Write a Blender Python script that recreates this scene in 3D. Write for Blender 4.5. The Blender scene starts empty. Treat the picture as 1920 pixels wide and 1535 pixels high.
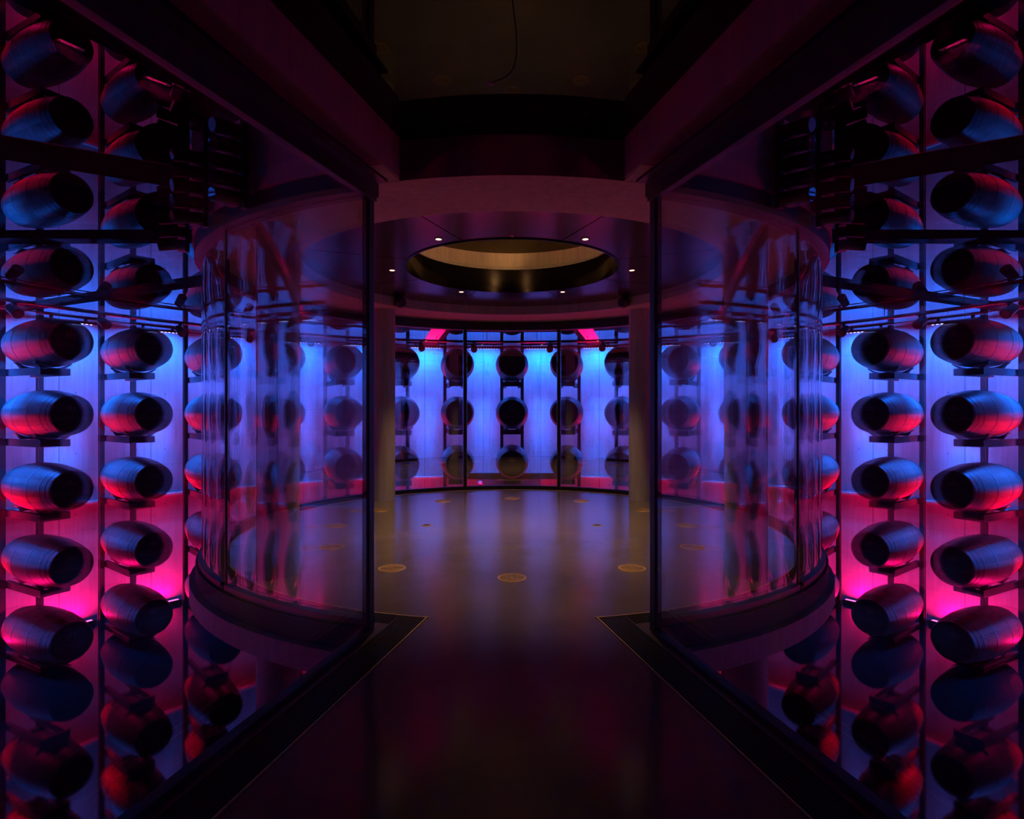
import bpy, math, random
from math import sin, cos, pi, radians as RAD
from mathutils import Vector
random.seed(7)
SC = bpy.context.scene
COL = SC.collection

# ------------------------------------------------------------------ scale of the place (metres)
EYE = 4.65                     # camera height above the pit floor; heights below are given relative to the eye
D = 6.1                        # camera to drum centre
R_WALL = 11.2
Z_FLOOR = EYE - 1.25           # walkway and drum floor
Z_SOFFIT = EYE + 1.38
Z_MIRROR = EYE + 1.88          # underside of the black ceiling panels
STEP = 9.0                     # degrees between racks
TAN_W = 0.240                  # the walkway glass splays outwards from the drum
XG, YG = 0.811, -2.906         # corner posts where glass wall and drum meet
KMAX = 13

# ------------------------------------------------------------------ camera
cam = bpy.data.cameras.new('camera')
cam.lens = 36 * 1063 / 1920
cam.sensor_width = 36
cam.sensor_fit = 'HORIZONTAL'
cam.clip_start = 0.05
cam_o = bpy.data.objects.new('camera', cam)
cam_o.location = (0, -D, EYE)
cam_o.rotation_euler = (pi / 2, 0, 0)
COL.objects.link(cam_o)
SC.camera = cam_o

# ------------------------------------------------------------------ world, exposure
w = bpy.data.worlds.new('world')
SC.world = w
w.use_nodes = True
w.node_tree.nodes['Background'].inputs[0].default_value = (0.01, 0.01, 0.02, 1)
w.node_tree.nodes['Background'].inputs[1].default_value = 0.0
SC.view_settings.view_transform = 'Standard'
SC.view_settings.look = 'None'
SC.view_settings.gamma = 1
SC.view_settings.use_curve_mapping = False
SC.view_settings.exposure = 0.0
cy = SC.cycles
cy.max_bounces = 10
cy.diffuse_bounces = 3
cy.glossy_bounces = 5
cy.transparent_max_bounces = 32
cy.caustics_reflective = False
cy.caustics_refractive = False
cy.sample_clamp_indirect = 4.0

BLUE = (0.0, 0.135, 1.0)
RED = (1.0, 0.0, 0.06)
MAGENTA = (1.0, 0.0, 0.14)
WARM = (1.0, 0.56, 0.24)
P_BLUE = 215.0
P_RED = 75.0
P_DOWN = 5.0
P_OCULUS = 5.2


# ------------------------------------------------------------------ materials
class NT:
    def __init__(self, name):
        self.m = bpy.data.materials.new(name)
        self.m.use_nodes = True
        self.t = self.m.node_tree
        self.b = self.t.nodes['Principled BSDF']
        self.out = self.t.nodes['Material Output']

    def n(self, typ, **kw):
        nd = self.t.nodes.new(typ)
        for k, v in kw.items():
            if k.startswith('i_'):
                key = k[2:]
                nd.inputs[int(key) if key.isdigit() else key].default_value = v
            else:
                setattr(nd, k, v)
        return nd

    def l(self, a, b):
        self.t.links.new(a, b)

    def math(self, op, a, b=None, c=None):
        nd = self.n('ShaderNodeMath', operation=op)
        for i, v in enumerate((a, b, c)):
            if v is None:
                continue
            if isinstance(v, (int, float)):
                nd.inputs[i].default_value = v
            else:
                self.l(v, nd.inputs[i])
        return nd.outputs[0]

    def ramp(self, fac, stops):
        r = self.n('ShaderNodeValToRGB')
        els = r.color_ramp.elements
        while len(els) < len(stops):
            els.new(0.5)
        for e, (p, c) in zip(els, stops):
            e.position = p
            e.color = (*c, 1)
        self.l(fac, r.inputs[0])
        return r.outputs[0]

    def noise(self, vec, scale, detail=4, rough=0.55):
        nd = self.n('ShaderNodeTexNoise')
        nd.inputs['Scale'].default_value = scale
        nd.inputs['Detail'].default_value = detail
        nd.inputs['Roughness'].default_value = rough
        if vec is not None:
            self.l(vec, nd.inputs['Vector'])
        return nd.outputs['Fac']

    def coord(self, scale=(1, 1, 1), which='Object'):
        tc = self.n('ShaderNodeTexCoord')
        mp = self.n('ShaderNodeMapping')
        mp.inputs['Scale'].default_value = scale
        self.l(tc.outputs[which], mp.inputs[0])
        return mp.outputs[0]

    def bump(self, h, strength=0.3, dist=0.01):
        nd = self.n('ShaderNodeBump')
        nd.inputs['Strength'].default_value = strength
        nd.inputs['Distance'].default_value = dist
        self.l(h, nd.inputs['Height'])
        self.l(nd.outputs[0], self.b.inputs['Normal'])

    def set(self, col=None, rough=None, metal=None, spec=None, ior=None):
        if col is not None:
            self.b.inputs['Base Color'].default_value = (*col, 1)
        if rough is not None:
            self.b.inputs['Roughness'].default_value = rough
        if metal is not None:
            self.b.inputs['Metallic'].default_value = metal
        if spec is not None:
            self.b.inputs['Specular IOR Level'].default_value = spec
        if ior is not None:
            self.b.inputs['IOR'].default_value = ior
        return self


def mat_plain(name, col, rough=0.5, metal=0.0, spec=0.5, ns=30, var=0.15):
    m = NT(name).set(col, rough, metal, spec)
    c = m.coord()
    f = m.noise(c, ns, 3)
    lo = tuple(x * (1 - var) for x in col)
    hi = tuple(min(1, x * (1 + var)) for x in col)
    m.l(m.ramp(f, [(0.3, lo), (0.7, hi)]), m.b.inputs['Base Color'])
    return m.m


def mat_concrete(name, col, joints=False, rough=0.75):
    m = NT(name).set(col, rough, 0, 0.35)
    c = m.coord()
    big = m.noise(c, 1.1, 5, 0.6)
    fine = m.noise(m.coord((9, 9, 0.7)), 2.2, 5, 0.6)       # streaks left by the board formwork
    mix = m.math('ADD', m.math('MULTIPLY', big, 0.45), m.math('MULTIPLY', fine, 0.55))
    lo = tuple(x * 0.72 for x in col)
    hi = tuple(min(1, x * 1.22) for x in col)
    colour = m.ramp(mix, [(0.3, lo), (0.7, hi)])
    height = m.math('ADD', m.math('MULTIPLY', fine, 0.5), m.math('MULTIPLY', m.noise(c, 40, 3), 0.25))
    if joints:
        tc = m.n('ShaderNodeTexCoord')
        sp = m.n('ShaderNodeSeparateXYZ')
        m.l(tc.outputs['Object'], sp.inputs[0])
        ang = m.math('MULTIPLY', m.math('ARCTAN2', sp.outputs[0], sp.outputs[1]), 180 / pi / STEP)   # in rack spacings
        fr = m.math('FRACT', m.math('ADD', ang, 100.0))
        vj = m.math('LESS_THAN', m.math('ABSOLUTE', m.math('SUBTRACT', fr, 0.5)), 0.0055)
        zz = m.math('ADD', m.math('DIVIDE', m.math('SUBTRACT', sp.outputs[2], 0.06), 1.31), 0.0)
        fz = m.math('FRACT', zz)
        hj = m.math('LESS_THAN', m.math('ABSOLUTE', m.math('SUBTRACT', fz, 0.5)), 0.0035)
        # tie holes, two to a panel and row
        ha = m.math('ABSOLUTE', m.math('SUBTRACT', m.math('ABSOLUTE', m.math('SUBTRACT', fr, 0.5)), 0.17))
        hz = m.math('ABSOLUTE', m.math('SUBTRACT', fz, 0.78))
        d2 = m.math('ADD', m.math('POWER', m.math('MULTIPLY', ha, 1.65), 2), m.math('POWER', m.math('MULTIPLY', hz, 1.31), 2))
        hole = m.math('LESS_THAN', d2, 0.016 ** 2)
        j = m.math('MAXIMUM', m.math('MAXIMUM', vj, m.math('MULTIPLY', hj, 0.5)), hole)
        mx = m.n('ShaderNodeMix', data_type='RGBA')
        m.l(m.math('MULTIPLY', j, 0.7), mx.inputs[0])
        m.l(colour, mx.inputs[6])
        mx.inputs[7].default_value = (0.05, 0.05, 0.05, 1)
        colour = mx.outputs[2]
        height = m.math('SUBTRACT', height, m.math('MULTIPLY', j, 1.5))
    m.l(colour, m.b.inputs['Base Color'])
    m.bump(height, 0.25, 0.006)
    return m.m


def mat_glass(name, f0, tint=(0.97, 0.98, 1.0)):
    m = NT(name)
    m.t.nodes.remove(m.b)
    lw = m.n('ShaderNodeLayerWeight')
    lw.inputs['Blend'].default_value = 0.5
    p5 = m.math('POWER', lw.outputs['Facing'], 5.0)
    fac = m.math('ADD', m.math('MULTIPLY', p5, 1 - f0), f0)
    tr = m.n('ShaderNodeBsdfTransparent')
    tr.inputs[0].default_value = (*tint, 1)
    gl = m.n('ShaderNodeBsdfGlossy')
    gl.inputs['Roughness'].default_value = 0.0
    gl.inputs[0].default_value = (1, 1, 1, 1)
    mx = m.n('ShaderNodeMixShader')
    m.l(fac, mx.inputs[0])
    m.l(tr.outputs[0], mx.inputs[1])
    m.l(gl.outputs[0], mx.inputs[2])
    m.l(mx.outputs[0], m.out.inputs['Surface'])
    return m.m


def mat_emit(name, col, strength):
    m = NT(name).set((0.8, 0.8, 0.8), 0.3)
    m.b.inputs['Emission Color'].default_value = (*col, 1)
    m.b.inputs['Emission Strength'].default_value = strength
    return m.m


def mat_gloss(name, col, rough, ior, var=0.0):
    m = NT(name).set(col, rough, 0, 0.5, ior)
    f = m.noise(m.coord(), 3.0, 4)
    r = m.math('ADD', m.math('MULTIPLY', f, var), max(0.0, rough - var * 0.5))
    m.l(r, m.b.inputs['Roughness'])
    return m.m


def mat_staves():
    m = NT('oak_staves').set((0.1, 0.07, 0.05), 0.42, 0, 0.45)
    tc = m.n('ShaderNodeTexCoord')
    sp = m.n('ShaderNodeSeparateXYZ')
    m.l(tc.outputs['Object'], sp.inputs[0])
    ang = m.math('MULTIPLY', m.math('ARCTAN2', sp.outputs[0], sp.outputs[2]), 26 / (2 * pi))
    a2 = m.math('ADD', ang, 50.0)
    fr = m.math('FRACT', a2)
    idx = m.math('FLOOR', a2)
    groove = m.math('LESS_THAN', m.math('ABSOLUTE', m.math('SUBTRACT', fr, 0.5)), 0.035)
    oi = m.n('ShaderNodeObjectInfo')
    wn = m.n('ShaderNodeTexWhiteNoise', noise_dimensions='2D')
    cb = m.n('ShaderNodeCombineXYZ')
    m.l(m.math('FLOOR', m.math('ADD', a2, 0.5)), cb.inputs[0])
    m.l(m.math('MULTIPLY', oi.outputs['Random'], 57.0), cb.inputs[1])
    m.l(cb.outputs[0], wn.inputs['Vector'])
    cv = m.n('ShaderNodeCombineXYZ')
    m.l(m.math('MULTIPLY', ang, 3.0), cv.inputs[0])
    m.l(m.math('MULTIPLY', sp.outputs[1], 2.5), cv.inputs[1])
    m.l(m.math('MULTIPLY', oi.outputs['Random'], 91.0), cv.inputs[2])
    grain = m.noise(cv.outputs[0], 4.0, 6, 0.65)
    val = m.math('ADD', m.math('MULTIPLY', grain, 0.7), m.math('MULTIPLY', wn.outputs['Value'], 0.3))
    col = m.ramp(val, [(0.25, (0.036, 0.012, 0.012)), (0.55, (0.105, 0.036, 0.034)), (0.8, (0.19, 0.068, 0.062))])
    mx = m.n('ShaderNodeMix', data_type='RGBA')
    m.l(m.math('MULTIPLY', groove, 0.75), mx.inputs[0])
    m.l(col, mx.inputs[6])
    mx.inputs[7].default_value = (0.012, 0.01, 0.008, 1)
    m.l(mx.outputs[2], m.b.inputs['Base Color'])
    m.bump(m.math('SUBTRACT', m.math('MULTIPLY', grain, 0.5), groove), 0.35, 0.006)
    return m.m


def mat_floor():
    m = NT('polished_screed').set((0.2, 0.17, 0.15), 0.3, 0, 0.5, 2.0)
    c = m.coord()
    big = m.noise(c, 0.9, 6, 0.62)
    fine = m.noise(c, 260, 2, 0.5)
    v = m.math('ADD', m.math('MULTIPLY', big, 0.75), m.math('MULTIPLY', fine, 0.25))
    m.l(m.ramp(v, [(0.32, (0.125, 0.105, 0.115)), (0.55, (0.18, 0.15, 0.165)), (0.72, (0.24, 0.20, 0.215))]), m.b.inputs['Base Color'])
    r = m.math('ADD', m.math('MULTIPLY', m.noise(c, 1.7, 5, 0.6), 0.10), 0.095)
    m.l(r, m.b.inputs['Roughness'])
    m.bump(m.math('ADD', m.noise(c, 190, 2), m.math('MULTIPLY', m.noise(m.coord((1, 5, 1)), 5, 4), 0.6)), 0.12, 0.002)
    return m.m


M = {}
M['wall'] = mat_concrete('board_formed_concrete', (0.34, 0.33, 0.33), True)
M['concrete'] = mat_concrete('smooth_concrete', (0.40, 0.37, 0.35))
M['slab'] = mat_concrete('soffit_concrete', (0.42, 0.40, 0.39))
M['beam'] = mat_concrete('beam_concrete', (0.27, 0.255, 0.26))
M['ceiling'] = mat_concrete('ceiling_slab_concrete', (0.6, 0.57, 0.55))
M['pit'] = mat_gloss('black_polished_floor', (0.0015, 0.0015, 0.002), 0.05, 1.55, 0.03)
M['mirror'] = mat_gloss('black_ceiling_gloss', (0.003, 0.003, 0.004), 0.0, 1.48)
M['olive'] = mat_plain('dark_olive_ceiling', (0.10, 0.085, 0.02), 0.6)
M['collar'] = mat_gloss('black_collar_lacquer', (0.004, 0.004, 0.005), 0.12, 1.35)
M['coffer'] = mat_gloss('black_coffer_glass', (0.004, 0.004, 0.005), 0.0, 1.5)
M['inner_ceiling'] = mat_gloss('dark_lacquer_ceiling', (0.010, 0.010, 0.022), 0.16, 1.6, 0.05)
M['floor'] = mat_floor()
M['walk_glass'] = mat_glass('coated_walkway_glass', 0.085)
M['drum_glass'] = mat_glass('curved_drum_glass', 0.19)
M['black_steel'] = mat_plain('black_painted_steel', (0.02, 0.02, 0.024), 0.45, 0.0, 0.5)
M['edge'] = mat_plain('matt_dark_edge', (0.05, 0.045, 0.05), 0.75, 0.0, 0.15)
M['rack_steel'] = mat_plain('dark_rack_steel', (0.05, 0.05, 0.055), 0.5, 0.0, 0.5)
M['navy'] = mat_plain('dark_header_cladding', (0.03, 0.03, 0.04), 0.35, 0.0, 0.5)
M['staves'] = mat_staves()
M['head'] = mat_plain('blackened_cask_head', (0.014, 0.013, 0.014), 0.6, 0, 0.3, 12, 0.3)
M['hoop'] = mat_plain('dull_iron_hoop', (0.10, 0.10, 0.105), 0.38, 0.55, 0.5)
M['letter'] = mat_plain('faded_stencil_paint', (0.075, 0.07, 0.075), 0.7, 0, 0.3)
M['brass'] = mat_plain('brushed_brass', (0.66, 0.45, 0.2), 0.48, 0.55, 0.5)
M['void'] = mat_plain('dark_duct', (0.006, 0.006, 0.007), 0.8, 0, 0.2)
M['grille'] = mat_plain('dark_anodised_slats', (0.03, 0.028, 0.026), 0.4, 0.6, 0.5)
M['lamp_black'] = mat_plain('black_lamp_housing', (0.015, 0.015, 0.017), 0.4, 0, 0.5)
M['lamp_grey'] = mat_plain('grey_lamp_box', (0.16, 0.17, 0.2), 0.55, 0, 0.4)
M['lens'] = mat_gloss('lamp_lens', (0.02, 0.02, 0.025), 0.02, 1.7)
M['led_blue'] = mat_emit('led_points', (0.35, 0.5, 1.0), 10.0)
M['led_red'] = mat_emit('red_led', (1.0, 0.08, 0.22), 3.0)
M['warm_lens'] = mat_emit('warm_downlight_lens', (1.0, 0.66, 0.28), 7.0)
M['gold'] = mat_concrete('upper_concrete', (0.5, 0.43, 0.36))
M['door'] = mat_plain('dark_plum_door', (0.05, 0.035, 0.04), 0.5)
M['cable'] = mat_plain('thin_black_cable', (0.03, 0.02, 0.025), 0.5)
M['tip'] = mat_plain('pale_plug_tip', (0.7, 0.68, 0.75), 0.4)


# ------------------------------------------------------------------ mesh builder
class MB:
    def __init__(self):
        self.v, self.f = [], []

    def quad_mesh(self, verts, faces):
        o = len(self.v)
        self.v += [tuple(x) for x in verts]
        self.f += [tuple(i + o for i in fc) for fc in faces]
        return self

    def box(self, c, s, rz=0.0):
        x, y, z = (k / 2 for k in s)
        ca, sa = cos(rz), sin(rz)
        vs = []
        for dz in (-z, z):
            for dx, dy in ((-x, -y), (x, -y), (x, y), (-x, y)):
                vs.append((c[0] + dx * ca - dy * sa, c[1] + dx * sa + dy * ca, c[2] + dz))
        return self.quad_mesh(vs, [(3, 2, 1, 0), (4, 5, 6, 7), (0, 1, 5, 4), (1, 2, 6, 5), (2, 3, 7, 6), (3, 0, 4, 7)])

    def prism(self, pts, z0, z1):
        """pts counter-clockwise seen from above"""
        n = len(pts)
        vs = [(p[0], p[1], z0) for p in pts] + [(p[0], p[1], z1) for p in pts]
        fs = [tuple(range(n - 1, -1, -1)), tuple(range(n, 2 * n))]
        fs += [(i, (i + 1) % n, n + (i + 1) % n, n + i) for i in range(n)]
        return self.quad_mesh(vs, fs)

    def arc(self, r0, r1, a0, a1, z0, z1, n=None):
        """ring sector, angles in degrees from +y towards +x; a closed ring when it spans 360"""
        full = abs(a1 - a0) >= 359.99
        n = n or max(2, int(abs(a1 - a0) / 3))
        m = n if full else n + 1
        vs, fs = [], []
        for i in range(m):
            a = RAD(a0 + (a1 - a0) * i / n)
            s, c = sin(a), cos(a)
            vs += [(r0 * s, r0 * c, z0), (r1 * s, r1 * c, z0), (r1 * s, r1 * c, z1), (r0 * s, r0 * c, z1)]
        for i in range(n):
            p, q = 4 * i, 4 * ((i + 1) % m)
            for k in range(4):
                k2 = (k + 1) % 4
                fs.append((p + k, p + k2, q + k2, q + k))
        if not full:
            fs += [(3, 2, 1, 0), (4 * n, 4 * n + 1, 4 * n + 2, 4 * n + 3)]
        return self.quad_mesh(vs, fs)

    def disc(self, r, z0, z1, n=48, c=(0, 0)):
        return self.prism([(c[0] + r * cos(2 * pi * i / n), c[1] + r * sin(2 * pi * i / n)) for i in range(n)], z0, z1)

    def cyl(self, p0, p1, r0, r1=None, n=14):
        r1 = r0 if r1 is None else r1
        p0, p1 = Vector(p0), Vector(p1)
        d = (p1 - p0).normalized()
        u = d.orthogonal().normalized()
        v = d.cross(u)
        vs = []
        for p, r in ((p0, r0), (p1, r1)):
            for i in range(n):
                a = 2 * pi * i / n
                vs.append(p + u * (r * cos(a)) + v * (r * sin(a)))
        fs = [tuple(range(n - 1, -1, -1)), tuple(range(n, 2 * n))]
        fs += [(i, (i + 1) % n, n + (i + 1) % n, n + i) for i in range(n)]
        return self.quad_mesh(vs, fs)

    def tube(self, pts, r, n=8, closed=False):
        pts = [Vector(p) for p in pts]
        m = len(pts)
        vs, fs = [], []
        for i, p in enumerate(pts):
            a = pts[(i - 1) % m] if closed or i else p
            b = pts[(i + 1) % m] if closed or i < m - 1 else p
            d = (b - a).normalized()
            u = d.cross(Vector((0, 0, 1)))
            u = u.normalized() if u.length > 1e-4 else Vector((1, 0, 0))
            v = u.cross(d)
            vs += [p + u * (r * cos(2 * pi * k / n)) + v * (r * sin(2 * pi * k / n)) for k in range(n)]
        for i in range(m if closed else m - 1):
            p, q = i * n, ((i + 1) % m) * n
            fs += [(p + k, p + (k + 1) % n, q + (k + 1) % n, q + k) for k in range(n)]
        if not closed:
            fs += [tuple(range(n - 1, -1, -1)), tuple(range((m - 1) * n, m * n))]
        return self.quad_mesh(vs, fs)

    def lathe_y(self, prof, n=40, closed=False):
        """profile of (y, r) turned about the y axis"""
        vs, fs = [], []
        m = len(prof)
        for y, r in prof:
            vs += [(r * sin(2 * pi * k / n), y, r * cos(2 * pi * k / n)) for k in range(n)]
        for i in range(m if closed else m - 1):
            p, q = i * n, ((i + 1) % m) * n
            fs += [(p + k, q + k, q + (k + 1) % n, p + (k + 1) % n) for k in range(n)]
        return self.quad_mesh(vs, fs)

    def lathe_z(self, prof, n=64, closed=True):
        vs, fs = [], []
        m = len(prof)
        for r, z in prof:
            vs += [(r * sin(2 * pi * k / n), r * cos(2 * pi * k / n), z) for k in range(n)]
        for i in range(m if closed else m - 1):
            p, q = i * n, ((i + 1) % m) * n
            fs += [(p + k, p + (k + 1) % n, q + (k + 1) % n, q + k) for k in range(n)]
        return self.quad_mesh(vs, fs)

    def mesh(self, name, mat, smooth=True):
        me = bpy.data.meshes.new(name)
        me.from_pydata(self.v, [], self.f)
        me.update()
        import bmesh
        bm = bmesh.new()
        bm.from_mesh(me)
        bmesh.ops.recalc_face_normals(bm, faces=bm.faces)
        bm.to_mesh(me)
        bm.free()
        me.materials.append(mat)
        if smooth:
            for p in me.polygons:
                p.use_smooth = True
            me.set_sharp_from_angle(angle=RAD(35))
        return me

    def build(self, name, mat, parent=None, smooth=True):
        return link(name, self.mesh(name, mat, smooth), parent)


def link(name, data, parent=None, loc=(0, 0, 0), rz=0.0):
    o = bpy.data.objects.new(name, data)
    o.location = loc
    o.rotation_euler = (0, 0, rz)
    if parent is not None:
        o.parent = parent
    COL.objects.link(o)
    return o


def tag(o, label, cat, group=None, kind=None):
    o['label'] = label
    o['category'] = cat
    if group:
        o['group'] = group
    if kind:
        o['kind'] = kind
    return o


def structure(o, label, cat):
    return tag(o, label, cat, None, 'structure')


def thing(name, label, cat, loc=(0, 0, 0), rz=0.0, group=None):
    return tag(link(name, None, None, loc, rz), label, cat, group)


def copy_tree(o, parent=None):
    c = o.copy()
    COL.objects.link(c)
    if parent is not None:
        c.parent = parent
    for ch in list(o.children):
        copy_tree(ch, c)
    return c


def P(r, a, z=0.0):
    return (r * sin(RAD(a)), r * cos(RAD(a)), z)


def area(name, parent, loc, rx, sx, sy, col, power, spread, rz=0.0):
    li = bpy.data.lights.new(name, 'AREA')
    li.shape = 'RECTANGLE'
    li.size, li.size_y = sx, sy
    li.color = col
    li.energy = power
    li.spread = RAD(spread)
    o = bpy.data.objects.new(name, li)
    o.location = loc
    o.rotation_euler = (rx, 0, rz)
    o.parent = parent
    COL.objects.link(o)
    return o


# ------------------------------------------------------------------ the setting
LEDGE = EYE - 2.0
m = MB().lathe_z([(R_WALL, LEDGE - 0.02), (R_WALL + 0.3, LEDGE - 0.02), (R_WALL + 0.3, EYE + 2.4), (R_WALL, EYE + 2.4)], 240)
structure(m.build('wall_round', M['wall']), 'round board-formed concrete wall behind the cask racks, washed blue', 'wall')
LEDGE_OUT = 0.065
m = MB().lathe_z([(R_WALL, 0.0), (R_WALL + 0.3, 0.0), (R_WALL + 0.3, LEDGE - 0.021), (R_WALL, LEDGE - 0.021)], 240)
structure(m.build('wall_lower', M['wall']), 'lower round concrete wall under the ledge, washed red', 'wall')
m = MB().lathe_z([(R_WALL - LEDGE_OUT, LEDGE - 0.055), (R_WALL - 0.001, LEDGE - 0.055), (R_WALL - 0.001, LEDGE), (R_WALL - LEDGE_OUT, LEDGE - 0.006)], 240)
structure(m.build('trim_ledge', M['concrete']), 'narrow concrete ledge running round the wall', 'ledge')
m = MB().disc(R_WALL + 0.3, -0.2, 0.0, 160)
structure(m.build('floor', M['pit'], smooth=False), 'black polished pit floor mirroring the casks', 'floor')
m = MB().disc(R_WALL + 0.3, EYE + 2.06, EYE + 2.4, 160)
structure(m.build('ceiling', M['ceiling'], smooth=False), 'concrete ceiling slab seen in the slots between black panels', 'ceiling')
for sgn in (0,):
    m = MB().arc(R_WALL - 0.06, R_WALL - 0.002, -4.4, 4.4, 0.0, EYE - 2.06, 6)
    structure(m.build('door_1', M['door']), 'dark wide door low in the back wall under the lintel beam', 'door')

# black mirror-like ceiling panels between radial slots
SL = 360 / 14.0
slots = [12.9, 38.6, 64.3, 89.0, 119.0, 150.0]
slots = slots + [180.0] + [360 - a for a in slots[::-1]]
slots.remove(180.0)
HALF_SLOT = 0.25
R_IN, R_OUT = 3.0, R_WALL


def slot_offset(a, r, side):
    """point at radius r on the edge of the slot centred at angle a"""
    ar = RAD(a)
    t = math.sqrt(max(0.0, r * r - HALF_SLOT ** 2))
    return (t * sin(ar) + side * HALF_SLOT * cos(ar), t * cos(ar) - side * HALF_SLOT * sin(ar))


def panel(a0, a1, straight0=False, straight1=False):
    def ring(r):
        p0 = slot_offset(a0, r, 1) if not straight0 else P(r, a0)[:2]
        p1 = slot_offset(a1, r, -1) if not straight1 else P(r, a1)[:2]
        b0 = math.degrees(math.atan2(p0[0], p0[1]))
        b1 = math.degrees(math.atan2(p1[0], p1[1]))
        while b0 < a0 - 1e-6:
            b0 += 360
        while b1 < b0:
            b1 += 360
        return [P(r, b0 + (b1 - b0) * i / 12)[:2] for i in range(13)]
    inner, outer = ring(R_IN), ring(R_OUT)
    return MB().prism(inner + outer[::-1], Z_MIRROR, EYE + 2.055)


ANG_W = math.degrees(math.atan(XG / -YG))
NTH = ['zeroth', 'first', 'second', 'third', 'fourth', 'fifth', 'sixth', 'seventh', 'eighth', 'ninth', 'tenth', 'eleventh', 'twelfth', 'thirteenth', 'fourteenth']
n_panel = 0
for i in range(len(slots)):
    a0, a1 = slots[i], slots[(i + 1) % len(slots)]
    if a1 < a0:
        a1 += 360
    if a0 < 180 < a1:
        parts = [(a0, 180 - ANG_W - 0.5, False, True), (180 + ANG_W + 0.5, a1, True, False)]
    else:
        parts = [(a0, a1, False, False)]
    for q0, q1, s0, s1 in parts:
        n_panel += 1
        o = panel(q0, q1, s0, s1).build('ceiling_panel', M['mirror'], smooth=False)
        o.data.materials.append(M['void'])
        for p in o.data.polygons:
            if abs(p.normal.z) < 0.5:
                p.material_index = 1             # matt edges
        structure(o, f'black mirror-like ceiling panel between two lit slots, {NTH[n_panel]} clockwise from the back', 'ceiling panel')

# drum and walkway floor: one poured slab
a_cut = ANG_W + 0.6
outline = [P(2.95, 180 + a_cut + (360 - 2 * a_cut) * i / 90)[:2] for i in range(91)]   # clockwise from front right round the back
y_end = -8.6
xw = lambda y: XG + TAN_W * (YG - y) + 0.03
outline = outline + [(xw(-2.9), -2.9), (xw(y_end), y_end), (-xw(y_end), y_end), (-xw(-2.9), -2.9)]
m = MB().prism(outline[::-1], Z_FLOOR - 0.14, Z_FLOOR)
structure(m.build('floor_drum', M['floor'], smooth=False), 'polished brown floor of the round glass room and its walkway', 'floor')
m = MB().lathe_z([(0.05, Z_FLOOR - 0.34), (2.9, Z_FLOOR - 0.34), (3.02, Z_FLOOR - 0.29), (3.02, Z_FLOOR - 0.145), (0.05, Z_FLOOR - 0.145)], 120)
structure(m.build('trim_drum_rim', M['concrete']), 'rounded concrete rim under the glass drum', 'trim')
m = MB().arc(2.953, 2.975, -180 + a_cut, 180 - a_cut, Z_FLOOR - 0.143, Z_FLOOR - 0.004, 120)
structure(m.build('trim_floor_edge', M['edge']), 'dark band around the edge of the drum floor', 'trim')
m = MB()
for s in (-1, 1):
    pts = [(s * (xw(-2.95) - 0.5), -2.95), (s * xw(-2.95), -2.95), (s * xw(y_end), y_end), (s * (xw(y_end) - 0.5), y_end)]
    m.prism(pts if s < 0 else pts[::-1], Z_FLOOR - 0.5, Z_FLOOR - 0.145)
structure(m.build('trim_walkway_edge', M['black_steel'], smooth=False), 'dark steel edge beams carrying the walkway floor', 'trim')

# roof of the drum
m = MB().lathe_z([(2.15, Z_SOFFIT), (2.76, Z_SOFFIT), (2.76, EYE + 2.05), (2.15, EYE + 2.05)], 120)
structure(m.build('trim_drum_ring', M['slab']), 'concrete ring beam around the recessed drum ceiling', 'trim')
a_c = 14.2
m = MB().arc(2.765, 3.0, -180 + a_c, 180 - a_c, Z_SOFFIT, EYE + 2.05, 100)
structure(m.build('trim_drum_fascia', M['slab']), 'concrete fascia of the drum roof above the curved glass', 'trim')
m = MB().arc(2.86, 2.985, -180 + ANG_W + 0.4, 180 - ANG_W - 0.4, EYE + 1.25, Z_SOFFIT - 0.002, 100)
structure(m.build('trim_glass_head', M['black_steel']), 'black steel head channel over the curved glass', 'trim')
m = MB().lathe_z([(1.14, EYE + 1.5), (2.148, EYE + 1.5), (2.148, EYE + 1.56), (1.14, EYE + 1.56)], 120)
o = m.build('ceiling_drum', M['inner_ceiling'])
structure(o, 'dark lacquered ring ceiling of the drum around the round oculus', 'ceiling')
m = MB()
for i in range(8):
    a = 22.5 + 45 * i
    x, y, _ = P(1.645, a)
    m.box((x, y, EYE + 1.4995), (0.006, 0.98, 0.003), -RAD(a))
m.build('panel_seam', M['void'], o, smooth=False)
# oculus
m = MB().lathe_z([(1.125, EYE + 1.49), (1.14, EYE + 1.49), (1.14, EYE + 1.78), (1.125, EYE + 1.78)], 120)
structure(m.build('trim_oculus_collar', M['collar']), 'black glossy collar lining the round oculus', 'trim')
m = MB().lathe_z([(1.14, EYE + 1.775), (1.5, EYE + 1.775), (1.5, EYE + 1.86), (1.28, EYE + 1.86), (1.26, EYE + 1.80), (1.14, EYE + 1.80)], 120)
structure(m.build('trim_oculus_ledge', M['concrete']), 'shadowed concrete ledge above the oculus collar', 'trim')
m = MB().lathe_z([(1.30, EYE + 1.86), (1.5, EYE + 1.86), (1.5, EYE + 2.05), (1.30, EYE + 2.05)], 120)
structure(m.build('wall_oculus', M['gold']), 'warm lit concrete band inside the oculus', 'wall')

m = MB().disc(1.295, EYE + 2.035, EYE + 2.05, 80)
structure(m.build('ceiling_oculus', M['olive'], smooth=False), 'dark olive ceiling deep inside the oculus', 'ceiling')

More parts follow.
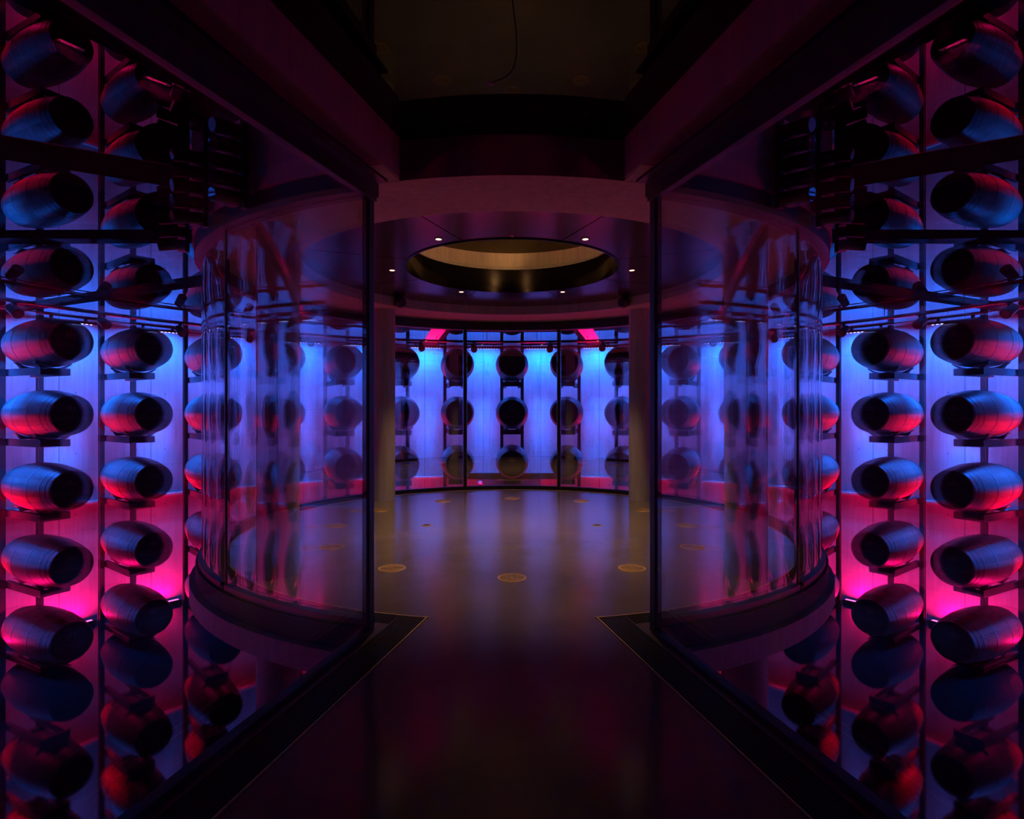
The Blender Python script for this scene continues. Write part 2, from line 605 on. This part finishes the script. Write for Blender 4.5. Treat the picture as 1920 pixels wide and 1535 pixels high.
# walkway roof: side beams and the black coffer between them
m = MB()
for s in (-1, 1):
    pts = [(s * 0.672, -2.72), (s * 0.285 * 2.80, -2.80), (s * 0.285 * 8.6, -8.6), (s * 0.25 * 8.6, -8.6)]
    m.prism(pts if s < 0 else pts[::-1], Z_SOFFIT + 0.003, EYE + 2.05)
structure(m.build('ceiling_beam', M['beam'], smooth=False), 'concrete roof beams along both sides of the walkway', 'beam')
pts = [(-0.255 * 2.6, -2.6), (-0.255 * 8.6, -8.6), (0.255 * 8.6, -8.6), (0.255 * 2.6, -2.6)]
m = MB().prism(pts, EYE + 1.62, EYE + 1.66)
structure(m.build('ceiling_coffer', M['coffer'], smooth=False), 'black glossy coffer ceiling above the walkway', 'ceiling')

# columns of the drum
for a, nm in ((45, 'far right'), (135, 'near right'), (225, 'near left'), (315, 'far left')):
    x, y, _ = P(2.52, a)
    m = MB().disc(0.155, 0.0, Z_SOFFIT, 40, (x, y))
    structure(m.build('column', M['concrete']), f'round concrete column inside the drum, {nm} of the four', 'column')
# end wall behind the camera, closing the walkway
m = MB().prism([(-2.6, -8.75), (2.6, -8.75), (2.6, -8.6), (-2.6, -8.6)], 0.0, EYE + 2.05)
structure(m.build('wall_front', M['black_steel'], smooth=False), 'dark end wall closing the walkway', 'wall')


# ------------------------------------------------------------------ drum glazing
def glass_pane(a0, a1, n, label):
    root = thing('curved_glass_pane', label, 'glass panel', (0, 0, 0), 0, 'curved panes of the glass drum')
    MB().arc(2.91, 2.93, a0 + 0.62, a1 - 0.62, Z_FLOOR + 0.03, EYE + 1.25, n).build('pane', M['drum_glass'], root)
    MB().arc(2.885, 2.955, a0 + 0.6, a1 - 0.6, Z_FLOOR + 0.001, Z_FLOOR + 0.04, n).build('bottom_channel', M['black_steel'], root)
    return root


aw = 180 - ANG_W
cuts = [-aw, -137, -90, -42.5, -14.7, 14.7, 42.5, 90, 137, aw]
names = ['curved glass pane by the walkway, on the near left of the drum', 'wide curved pane before the near left column of the drum', 'wide curved pane beside the far left column of the drum',
         'curved pane between far left column and rear door mullion', 'rear glass door pane facing the centre back rack',
         'curved pane between rear door mullion and far right column', 'wide curved pane beside the far right column of the drum', 'wide curved pane before the near right column of the drum',
         'curved glass pane by the walkway, on the near right of the drum']
for i in range(len(cuts) - 1):
    glass_pane(cuts[i], cuts[i + 1], max(10, int((cuts[i + 1] - cuts[i]) / 1.5)), names[i])
mull = [(-137, 0.012, 'thin black glazing post between panes at the near left of the drum'), (-42.5, 0.03, 'black glazing post near the far left column'),
        (-14.7, 0.05, 'black door mullion left of the centre back rack'), (14.7, 0.05, 'black door mullion right of the centre back rack'),
        (42.5, 0.03, 'black glazing post near the far right column'), (137, 0.012, 'thin black glazing post between panes at the near right of the drum')]
for a, wd, lb in mull:
    root = thing('mullion', lb, 'mullion', P(2.92, a, Z_FLOOR), -RAD(a), 'mullions of the glass drum')
    MB().box((0, 0, 1.25), (wd, 0.06 if wd > 0.02 else 0.03, 2.5)).build('bar', M['black_steel'], root, False)
    MB().box((0, 0, 0.012), (wd + 0.01, 0.075, 0.024)).build('base_plate', M['black_steel'], root, False)

# walkway glass walls with their posts, headers and base rails
for s, side in ((-1, 'left'), (1, 'right')):
    root = thing('walkway_glass_wall', f'tall clear glass wall along the {side} side of the walkway', 'glass wall', (0, 0, Z_FLOOR), 0, 'glass walls of the walkway')
    n = Vector((1.0, TAN_W * s, 0)).normalized()             # across the pane
    d = Vector((s * TAN_W, -1.0, 0)).normalized()            # along the pane, away from the drum
    p0 = Vector((s * XG, YG, 0))
    inn = -s

    def at(t, off):
        return p0 + d * t + n * (inn * off)                  # off counts towards the middle of the walkway

    def strip(t0, t1, off0, off1, t0b=None):
        pts = [(p.x, p.y) for p in (at(t0, off0), at(t1, off0), at(t1, off1), at(t0 if t0b is None else t0b, off1))]
        ar = sum(pts[i][0] * pts[(i + 1) % 4][1] - pts[(i + 1) % 4][0] * pts[i][1] for i in range(4))
        return pts if ar > 0 else pts[::-1]

    def tcirc(off, r):
        lo_, hi_ = -1.2, 1.0
        for _ in range(40):
            mid = (lo_ + hi_) / 2
            if at(mid, off).length < r:
                lo_ = mid
            else:
                hi_ = mid
        return hi_

    def slope_bar(t0, t1, off0, off1, za, zb, fall=0.0457):
        # a bar whose lower and upper faces fall slightly towards the entrance
        vs = []
        for t in (t0, t1):
            dz = -fall * t
            for off, z in ((off0, za), (off1, za), (off1, zb), (off0, zb)):
                p = at(t, off)
                vs.append((p.x, p.y, z + dz))
        return MB().quad_mesh(vs, [(0, 1, 2, 3), (7, 6, 5, 4), (0, 4, 5, 1), (1, 5, 6, 2), (2, 6, 7, 3), (3, 7, 4, 0)])
    t1 = 5.9
    slope_bar(0.03, t1, -0.012, 0.012, 0.05, 2.44).build('pane', M['walk_glass'], root, False)
    MB().prism(strip(0.0, t1, -0.02, 0.03), 0.002, 0.022).build('base_rail', M['black_steel'], root, False)
    MB().prism(strip(-0.03, 0.025, -0.022, 0.022), 0.0, 2.46).build('post', M['black_steel'], root, False)
    if s > 0:
        MB().prism(strip(1.872, 1.94, -0.045, -0.014), 0.0, 2.40).build('post', M['black_steel'], root, False)
    hd = slope_bar(-0.035, t1, -0.013, 0.035, 2.435, 2.545).build('header', M['navy'], root, False)
    slope_bar(-0.035, t1, 0.022, 0.037, 2.428, 2.434).build('lower_lip', M['rack_steel'], hd, False)
    slope_bar(-0.075, t1, -0.03, 0.085, 2.546, 2.562).build('flange', M['navy'], hd, False)
    MB().prism(strip(0.0, t1, -0.10, -0.04), 2.55, 2.631).build('upstand', M['void'], hd, False)
    # floor grille beside the glass
    g = thing('floor_grille', f'linear brass-edged air grille beside the {side} walkway glass', 'grille', (0, 0, Z_FLOOR), 0, 'floor grilles along the walkway')
    MB().prism(strip(tcirc(0.068, 2.752), t1, 0.068, 0.240, tcirc(0.240, 2.752)), 0.0005, 0.0016).build('trough', M['void'], g, False)
    m = MB()
    for k in range(10):
        o0 = 0.072 + k * 0.0165
        m.prism(strip(tcirc(o0, 2.765), t1, o0, o0 + 0.008), 0.0016, 0.005)
    m.build('slats', M['grille'], g, False)
    MB().prism(strip(tcirc(0.2405, 2.745), t1, 0.2405, 0.247), 0.0005, 0.006).build('edge_strip', M['brass'], g, False)
g = thing('perimeter_grille', 'dark ring grille with a thin brass edge around the drum floor', 'grille', (0, 0, Z_FLOOR), 0)
MB().arc(2.752, 2.88, -180 + 14.5, 180 - 14.5, 0.0004, 0.0018, 110).build('trough', M['void'], g, False)
MB().arc(2.742, 2.750, -180 + 10.4, 180 - 10.4, 0.0005, 0.005, 110).build('edge_strip', M['brass'], g, False)

# ------------------------------------------------------------------ swirl vents in the drum floor
vent_me = None
vents = []
for i in range(12):
    a = 180 + 30 * i
    aa = (a % 360)
    if i == 0:
        lb = 'brass swirl floor vent straight ahead at the end of the walkway'
    elif i == 6:
        lb = 'brass swirl floor vent at the back of the drum, before the centre rack'
    else:
        sd = 'left' if aa < 360 and aa > 180 else 'right'
        n_ = i if i < 6 else 12 - i
        lb = f'brass swirl floor vent, {NTH[n_]} round to the {sd} from the entrance vent'
    vents.append((a, lb))
r_v = 0.108
proto = None
for a, lb in vents:
    loc = P(1.89, a, Z_FLOOR)
    if proto is None:
        proto = thing('floor_vent', lb, 'vent', loc, -RAD(a), 'swirl vents in the drum floor')
        MB().lathe_z([(r_v - 0.012, 0.0006), (r_v, 0.0006), (r_v - 0.002, 0.004), (r_v - 0.012, 0.004)], 40).build('rim', M['brass'], proto)
        MB().disc(r_v - 0.012, 0.0004, 0.0012, 40).build('throat', M['void'], proto, False)
        m = MB()
        for k in range(6):
            r = 0.024 + 0.0125 * k
            m.lathe_z([(r, 0.0012), (r + 0.0058, 0.0012), (r + 0.0058, 0.0034), (r, 0.0034)], 36)
        m.build('swirl_rings', M['brass'], proto)
        MB().disc(0.014, 0.0012, 0.0036, 20).build('hub', M['brass'], proto)
    else:
        c = copy_tree(proto)
        c.location = loc
        c.rotation_euler = (0, 0, -RAD(a))
        tag(c, lb, 'vent')
for s, side in ((-1, 'left'), (1, 'right')):
    f = thing('floor_socket', f'small round brass floor socket in the {side} half of the drum', 'floor socket', (s * 0.92, 0.02, Z_FLOOR), 0, 'small sockets in the drum floor')
    MB().lathe_z([(0.04, 0.0005), (0.052, 0.0005), (0.05, 0.004), (0.04, 0.004)], 28).build('rim', M['brass'], f)
    MB().disc(0.04, 0.0005, 0.0025, 28).build('lid', M['grille'], f)

# ------------------------------------------------------------------ downlights around the oculus
for i in range(6):
    a = 30 + 60 * i
    where = ['far right', 'right', 'near right', 'near left', 'left', 'far left'][i]
    d_ = thing('downlight', f'small warm recessed downlight at the {where} of the oculus rim', 'downlight', P(1.29, a, EYE + 1.5), -RAD(a), 'warm downlights around the oculus')
    MB().lathe_z([(0.026, -0.006), (0.04, -0.004), (0.042, 0.0), (0.026, 0.0)], 24).build('bezel', M['lamp_black'], d_)
    MB().disc(0.026, -0.004, -0.001, 24).build('lens', M['warm_lens'], d_)
    li = bpy.data.lights.new('downlight_beam', 'SPOT')
    li.color = WARM
    li.energy = P_DOWN * 15
    li.spot_size = RAD(82)
    li.spot_blend = 0.6
    li.shadow_soft_size = 0.025
    lo = bpy.data.objects.new('downlight_beam', li)
    lo.location = (0, 0, -0.03)
    lo.parent = d_
    COL.objects.link(lo)
f = thing('sprinkler', 'tiny brass sprinkler head at the near edge of the oculus', 'sprinkler', P(1.22, 180, EYE + 1.5))
MB().disc(0.014, -0.004, 0.0, 16).build('rose', M['brass'], f)
MB().cyl((0, 0, -0.004), (0, 0, -0.022), 0.006, 0.004, 10).build('nozzle', M['brass'], f)
for k, (a, pw) in enumerate(((150, 1.0), (205, 0.6))):
    f = thing('uplighter', 'hidden warm lamp on the near %s of the oculus ledge' % ('right', 'left')[k], 'lamp', P(1.20, a, EYE + 1.802), -RAD(a), 'lamps on the oculus ledge')
    MB().box((0, 0, 0.015), (0.10, 0.05, 0.03)).build('housing', M['lamp_black'], f, False)
    li = bpy.data.lights.new('uplighter_beam', 'SPOT')
    li.color = (1.0, 0.46, 0.17)
    li.energy = P_OCULUS * 15 * pw
    li.spot_size = RAD(54)
    li.spot_blend = 0.5
    li.shadow_soft_size = 0.03
    lo = bpy.data.objects.new('uplighter_beam', li)
    lo.location = (0, -0.04, 0.06)
    lo.rotation_euler = (RAD(-105), 0, 0)                    # across the oculus, slightly up
    lo.parent = f
    COL.objects.link(lo)
# speakers on the inner face of the ring beam
for s, side in ((-1, 'left'), (1, 'right')):
    a = s * 45.5
    f = thing('speaker', f'small black oval speaker on the ring beam above the far {side} column', 'speaker', P(2.13, a, EYE + 1.425), -RAD(a), 'speakers under the drum roof')
    MB().lathe_y([(0.02, 0.0), (0.02, 0.05), (-0.05, 0.075), (-0.09, 0.06), (-0.10, 0.0)], 20).build('cabinet', M['lamp_black'], f)
    MB().box((0, 0.012, 0.03), (0.03, 0.02, 0.06)).build('bracket', M['lamp_black'], f, False)


# ------------------------------------------------------------------ casks
CL, RB, RH = 0.87, 0.448, 0.345


def rad(t):
    return RB - (RB - RH) * (abs(t) / CL) ** 2


prof = [(-CL, rad(CL) - 0.024), (-CL, rad(CL))]
prof += [(-CL + 2 * CL * i / 24, rad(-CL + 2 * CL * i / 24)) for i in range(1, 24)]
prof += [(CL, rad(CL)), (CL, rad(CL) - 0.024), (CL - 0.045, rad(CL) - 0.026)]
prof += [(-CL + 0.045, rad(CL) - 0.026)]
me_body = MB().lathe_y(prof, 52, True).mesh('staves', M['staves'])


def head_mesh(y, sgn):
    b = MB()
    n = 40
    r = rad(CL) - 0.0255
    for y_, in ((y,), (y + sgn * 0.02,)):
        pass
    b.lathe_y([(y, 0.0001), (y, r), (y + sgn * 0.02, r), (y + sgn * 0.02, 0.0001)], n)
    return b.mesh('head', M['head'], False)


me_head = head_mesh(-CL + 0.046, 1)
hoop_me = []
for t in (-0.83, -0.745, -0.62, -0.27, 0.27, 0.62, 0.745, 0.83):
    hw = 0.022 if abs(t) > 0.7 else 0.019
    y0, y1 = t - hw, t + hw
    hoop_me.append(MB().lathe_y([(y0, rad(y0) + 0.0004), (y0, rad(y0) + 0.0035), (y1, rad(y1) + 0.0035), (y1, rad(y1) + 0.0004)], 52, True).mesh('hoop', M['hoop']))


def text_mesh(txt, size, z):
    cu = bpy.data.curves.new('lettering_curve', 'FONT')
    cu.body = txt
    cu.size = size
    cu.align_x = 'CENTER'
    cu.align_y = 'CENTER'
    cu.extrude = 0.0006
    cu.resolution_u = 2
    cu.space_character = 1.15
    to = bpy.data.objects.new('lettering_curve', cu)
    COL.objects.link(to)
    dg = bpy.context.evaluated_depsgraph_get()
    me = bpy.data.meshes.new_from_object(to.evaluated_get(dg))
    vs = [(v.co.x, v.co.z, v.co.y + z) for v in me.vertices]
    fs = [tuple(p.vertices) for p in me.polygons]
    bpy.data.objects.remove(to)
    bpy.data.curves.remove(cu)
    return vs, fs


Y_HEAD = -CL + 0.0445
me_letters = []
for txt, size, z in (('THE', 0.045, 0.005), ('MACALLAN', 0.085, -0.075)):
    vs, fs = text_mesh(txt, size, z)
    me_letters.append(MB().quad_mesh([(x, y + Y_HEAD, zz) for x, y, zz in vs], fs).mesh('lettering', M['letter'], False))
mb = MB()                                                     # little gabled house mark over the words
for x, wd, h in ((-0.055, 0.035, 0.05), (0.0, 0.045, 0.07), (0.055, 0.035, 0.05)):
    z0 = 0.075
    mb.box((x, Y_HEAD, z0 + h / 2), (wd, 0.0012, h))
    yy = Y_HEAD
    mb.quad_mesh([(x - wd * 0.62, yy, z0 + h), (x + wd * 0.62, yy, z0 + h), (x, yy, z0 + h + wd * 0.8), (x - wd * 0.62, yy - 0.001, z0 + h), (x + wd * 0.62, yy - 0.001, z0 + h), (x, yy - 0.001, z0 + h + wd * 0.8)],
                 [(0, 1, 2), (5, 4, 3), (0, 3, 4, 1), (1, 4, 5, 2), (2, 5, 3, 0)])
mb.box((0, Y_HEAD, 0.066), (0.15, 0.0012, 0.006))
me_emblem = mb.mesh('emblem', M['letter'], False)

TIERS = [(1.22, 'top tier', 'blue'), (-0.09, 'second tier', 'blue'), (-1.43, 'middle tier', 'purple'), (-2.78, 'fourth tier', 'red'), (-4.13, 'bottom tier', 'red')]


def rack_name(k):
    if k == 0:
        return 'the centre back rack'
    return f'{NTH[abs(k)]} rack {"left" if k < 0 else "right"} of the centre back rack'


cask0 = None


def make_cask():
    root = thing('cask', '', 'cask', (0, 0, 0), 0, 'oak casks lying on the wall racks')
    link('staves', me_body, root)
    hd = link('head', me_head, root)
    for me in me_letters:
        link('lettering', me, hd)
    link('emblem', me_emblem, hd)
    for me in hoop_me:
        link('hoop', me, root)
    return root


R_CASK = 9.65
for k in range(-KMAX, KMAX + 1):
    a = STEP * k
    for ti, (z, tname, tone) in enumerate(TIERS):
        if k == 0 and ti > 2:
            continue
        if cask0 is None:
            c = cask0 = make_cask()
        else:
            c = copy_tree(cask0)
        c.location = P(R_CASK, a, EYE + z)
        c.rotation_euler = (0, 0, -RAD(a))
        c['label'] = f'{tone}-lit dark oak cask, {tname}, {rack_name(k)}'
# small turn of each cask about its own axis is kept out: the lettering stands upright on every head

# ------------------------------------------------------------------ racks
XP = 0.30


def cradle_meshes(low):
    h = 0.05 if low else 0.13
    b = MB()
    for s in (-1, 1):
        b.box((s * 0.20, -0.60, -0.462 - h / 2), (0.07, 1.30, h))
        if not low:
            b.box((s * 0.25, 0.02, -0.462 - h / 2), (0.14, 0.05, h))
    b.box((0, -1.265, -0.462 - h / 2), (0.47, 0.03, h * 0.98))
    arms = b.mesh('cradle', M['rack_steel'], False)
    sad = []
    for yl in (-1.18, -0.42):
        t = yl + 0.97                     # the posts stand 0.97 outside the cask centre
        r0 = rad(t) + 0.02
        b = MB()
        vs, fs = [], []
        n = 10
        for i in range(n + 1):
            aa = RAD(-38 + 76 * i / n)
            for y_ in (yl - 0.05, yl + 0.05):
                vs.append((r0 * sin(aa), y_, -r0 * cos(aa)))
                vs.append((r0 * sin(aa), y_, min(-0.462, -(r0 + 0.012) * cos(aa)) if abs(aa) < RAD(24) else -(r0 + 0.025) * cos(aa)))
        for i in range(n):
            p, q = 4 * i, 4 * i + 4
            fs += [(p, p + 2, q + 2, q), (p + 1, q + 1, q + 3, p + 3), (p, q, q + 1, p + 1), (p + 2, p + 3, q + 3, q + 2)]
        fs += [(0, 1, 3, 2), (4 * n, 4 * n + 2, 4 * n + 3, 4 * n + 1)]
        b.quad_mesh(vs, fs)
        sad.append(b.mesh('saddle', M['rack_steel'], False))
    return arms, sad


CR_HI, CR_LO = cradle_meshes(False), cradle_meshes(True)


def post_mesh(z0):
    b = MB()
    z1 = Z_MIRROR - 0.01
    b.box((0, -0.055, (z0 + z1) / 2), (0.09, 0.012, z1 - z0))
    b.box((0, 0.035, (z0 + z1) / 2), (0.09, 0.012, z1 - z0))
    b.box((0, -0.01, (z0 + z1) / 2), (0.014, 0.09, z1 - z0))
    return b.mesh('post', M['rack_steel'], False)


PM, PM0 = post_mesh(0.001), post_mesh(EYE - 1.86)
R_POST = 10.62
for k in range(-KMAX, KMAX + 1):
    a = STEP * k
    lb = 'dark steel cask rack at the centre of the back wall, above the lintel' if k == 0 else f'dark steel cask rack, {rack_name(k)}'
    root = thing('cask_rack', lb, 'rack', P(R_POST, a, 0), -RAD(a), 'steel cask racks around the wall')
    for s in (-1, 1):
        link('post', PM0 if k == 0 else PM, root, (s * XP, 0, 0))
    for ti, (z, _, _) in enumerate(TIERS):
        if k == 0 and ti > 2:
            continue
        arms, sad = CR_LO if ti == 4 else CR_HI
        c = link('cradle', arms, root, (0, 0, EYE + z))
        for sm in sad:
            link('saddle', sm, c)
lt = thing('support_girder', 'dark steel girder carrying the centre back rack over the low door', 'beam', P(R_POST - 0.02, 0, EYE - 1.86))
MB().box((0, 0, -0.09), (2.62, 0.10, 0.012)).box((0, 0, -0.007), (2.62, 0.16, 0.014)).box((0, 0, -0.178), (2.62, 0.16, 0.014)).box((0, -0.02, -0.09), (2.62, 0.02, 0.16)).build('girder', M['rack_steel'], lt, False)
for s in (-1, 1):
    MB().box((s * 1.25, 0, -0.09), (0.02, 0.15, 0.158)).build('stiffener', M['rack_steel'], lt, False)
cm = thing('wall_lamp', 'small round white-topped lamp on the back wall left of the low door', 'lamp', P(R_WALL, -4.0 - 1.0, EYE - 2.22), RAD(5.0))
MB().lathe_y([(0.0, 0.0001), (0.0, 0.05), (-0.05, 0.06), (-0.09, 0.05), (-0.10, 0.0001)], 20).build('dome', M['tip'], cm)
MB().box((0, -0.03, -0.08), (0.09, 0.05, 0.06)).build('bracket', M['lamp_black'], cm, False)

# ------------------------------------------------------------------ blue LED battens above, red floodlights below
KB = KMAX + 1
bat = None
me_b = {}
for k in range(-KB, KB):
    a = STEP * (k + 0.5)
    kn = k if k >= 0 else k + 1
    side = 'right' if k >= 0 else 'left'
    rk = rack_name(kn)
    root = thing('led_batten', f'slim LED batten just {side} of {rk}', 'light', P(10.74, a, EYE + 1.825), -RAD(a), 'LED battens over the wall bays')
    if not me_b:
        me_b['housing'] = MB().box((0, 0, 0.0), (0.98, 0.07, 0.05)).mesh('housing', M['rack_steel'], False)
        b = MB()
        for i in range(11):
            b.box((-0.40 + 0.08 * i, 0.0, -0.0265), (0.034, 0.02, 0.003))
        me_b['leds'] = b.mesh('leds', M['led_blue'], False)
        me_b['bracket'] = MB().box((0, 0.0, 0.0395), (0.05, 0.05, 0.029)).mesh('bracket', M['rack_steel'], False)
        me_f = {}
        me_f['body'] = MB().box((0, 0, 0.05), (1.08, 0.12, 0.09)).box((0.56, 0, 0.04), (0.02, 0.05, 0.078)).box((-0.56, 0, 0.04), (0.02, 0.05, 0.078)).mesh('body', M['lamp_black'], False)
        me_f['lens'] = MB().box((0, 0, 0.0965), (1.02, 0.08, 0.003)).mesh('lens', M['led_red'], False)
    h = link('housing', me_b['housing'], root)
    link('leds', me_b['leds'], root)
    link('bracket', me_b['bracket'], root, (-0.3, 0, 0))
    link('bracket', me_b['bracket'], root, (0.3, 0, 0))
    area('batten_wash', root, (0, 0, -0.032), RAD(20), 0.62, 0.03, BLUE, P_BLUE * 0.6, 165)
    area('batten_beam', root, (0, -0.02, -0.032), RAD(-17), 0.62, 0.03, BLUE, P_BLUE * 1.1, 42)
    area('batten_throw', root, (0, 0.02, -0.032), RAD(9.5), 0.62, 0.03, BLUE, P_BLUE * 0.115, 17)
    root = thing('floodlight', f'red floor floodlight just {side} of {rk}', 'light', P(10.98, a, 0.0), -RAD(a), 'red floodlights on the pit floor')
    link('body', me_f['body'], root)
    link('lens', me_f['lens'], root)
    area('flood_wash', root, (0, 0, 0.102), RAD(180 - 5), 0.80, 0.08, MAGENTA, P_RED * 0.85, 170)
    area('flood_beam', root, (0, 0, 0.102), RAD(180 + 14), 0.60, 0.08, RED, P_RED * 4.4, 42)

# ------------------------------------------------------------------ lighting rail with small spotlights
rail = thing('lighting_rail', 'dark round twin lighting rail hung below the black ceiling', 'rail', (0, 0, EYE + 1.74))
angs = [-130 + 260 * i / 130 for i in range(131)]
MB().tube([P(8.5, a, 0) for a in angs], 0.032, 8).build('main_tube', M['rack_steel'], rail)
MB().tube([P(8.68, a, -0.10) for a in angs], 0.012, 6).build('cable_tube', M['rack_steel'], rail)
for i in range(30):
    a = -126 + 252 * i / 29
    x, y, _ = P(8.5, a)
    MB().cyl((x, y, 0.02), (x, y, 0.139), 0.008, 0.008, 8).build('hanger', M['rack_steel'], rail)
sp0 = None
for s in (-1, 1):
    for j in range(12):
        a = s * (6.6 + 9 * j)
        side = 'left' if s < 0 else 'right'
        lb = f'small black spotlight clamped to the round rail, {NTH[j + 1]} {side} of its centre'
        if sp0 is None:
            r_ = sp0 = thing('spotlight', lb, 'light', P(8.5, a, EYE + 1.72), -RAD(a), 'spotlights on the round rail')
            MB().cyl((0, 0.09, -0.085), (0, -0.12, -0.20), 0.072, 0.085, 18).build('can', M['lamp_black'], r_)
            MB().cyl((0, -0.122, -0.201), (0, -0.127, -0.2038), 0.07, 0.07, 18).build('lens', M['lens'], r_)
            MB().box((0, 0, -0.025), (0.05, 0.06, 0.13)).build('clamp', M['lamp_black'], r_, False)
        else:
            r_ = copy_tree(sp0)
            r_.location = P(8.5, a, EYE + 1.72)
            r_.rotation_euler = (0, 0, -RAD(a))
            tag(r_, lb, 'light')

# ------------------------------------------------------------------ stacks of stage lights on the drum fascia
st0 = None
spec = [(34, 'nearest the walkway'), (45, 'middle'), (60, 'farthest round the drum')]
for s, side in ((-1, 'left'), (1, 'right')):
    for a_f, wh in spec:
        a = s * (180 - a_f)
        loc = P(3.0, a, EYE + 1.30)
        lb = f'stack of dark stage spotlights, {side} side of the drum roof, {wh}'
        root = thing('spotlight_stack', lb, 'light', loc, -RAD(a), 'spotlight stacks on the drum fascia')
        MB().box((0, 0.03, 0.27), (0.05, 0.03, 0.60)).build('bar', M['lamp_black'], root, False)
        for i in range(5):
            z = 0.03 + 0.105 * i
            p = MB().cyl((0, 0.05, z), (s * 0.0, 0.23, z - 0.03), 0.038, 0.046, 16).build('can', M['lamp_black'], root)
            MB().cyl((0, 0.231, z - 0.03), (0, 0.236, z - 0.031), 0.041, 0.041, 16).build('lens', M['lens'], p)
            MB().box((-s * 0.07, 0.07, z), (0.075, 0.06, 0.078)).build('gear_box', M['lamp_grey'], p, False)
    x, y = s * 2.87, -D + 4.66
    f = thing('round_floodlight', f'large dark round floodlight beside the {side} spotlight stacks', 'light', (x, y, EYE + 1.60), s * RAD(-25), 'round floodlights by the drum')
    MB().cyl((0, 0, 0), (0, 0.12, 0), 0.19, 0.15, 32).build('reflector', M['lamp_black'], f)
    MB().cyl((0, -0.005, 0), (0, -0.001, 0), 0.175, 0.175, 32).build('lens', M['lens'], f)
    MB().box((0, 0.06, 0.232), (0.05, 0.05, 0.095)).build('hanger', M['lamp_black'], f, False)

# ------------------------------------------------------------------ loose cable hanging from the coffer
cb = thing('hanging_cable', 'thin loose cable with a pale tip hanging from the black coffer', 'cable', (0, -D + 2.0, EYE + 1.62))
pts = [(-0.005, -0.1, 0.0), (-0.004, -0.1, -0.08), (-0.002, -0.06, -0.20), (0.018, -0.02, -0.32), (0.014, 0.0, -0.40), (-0.012, 0.0, -0.445), (-0.072, 0.0, -0.468)]
fine = pts
for _ in range(3):                                            # round the bends off
    nxt = [fine[0]]
    for p, q in zip(fine, fine[1:]):
        nxt.append(tuple(0.75 * p[c] + 0.25 * q[c] for c in range(3)))
        nxt.append(tuple(0.25 * p[c] + 0.75 * q[c] for c in range(3)))
    fine = nxt + [fine[-1]]
MB().tube(fine, 0.0022, 6).build('wire', M['cable'], cb)
MB().cyl((-0.072, 0, -0.468), (-0.083, 0, -0.472), 0.008, 0.006, 12).build('plug', M['tip'], cb)
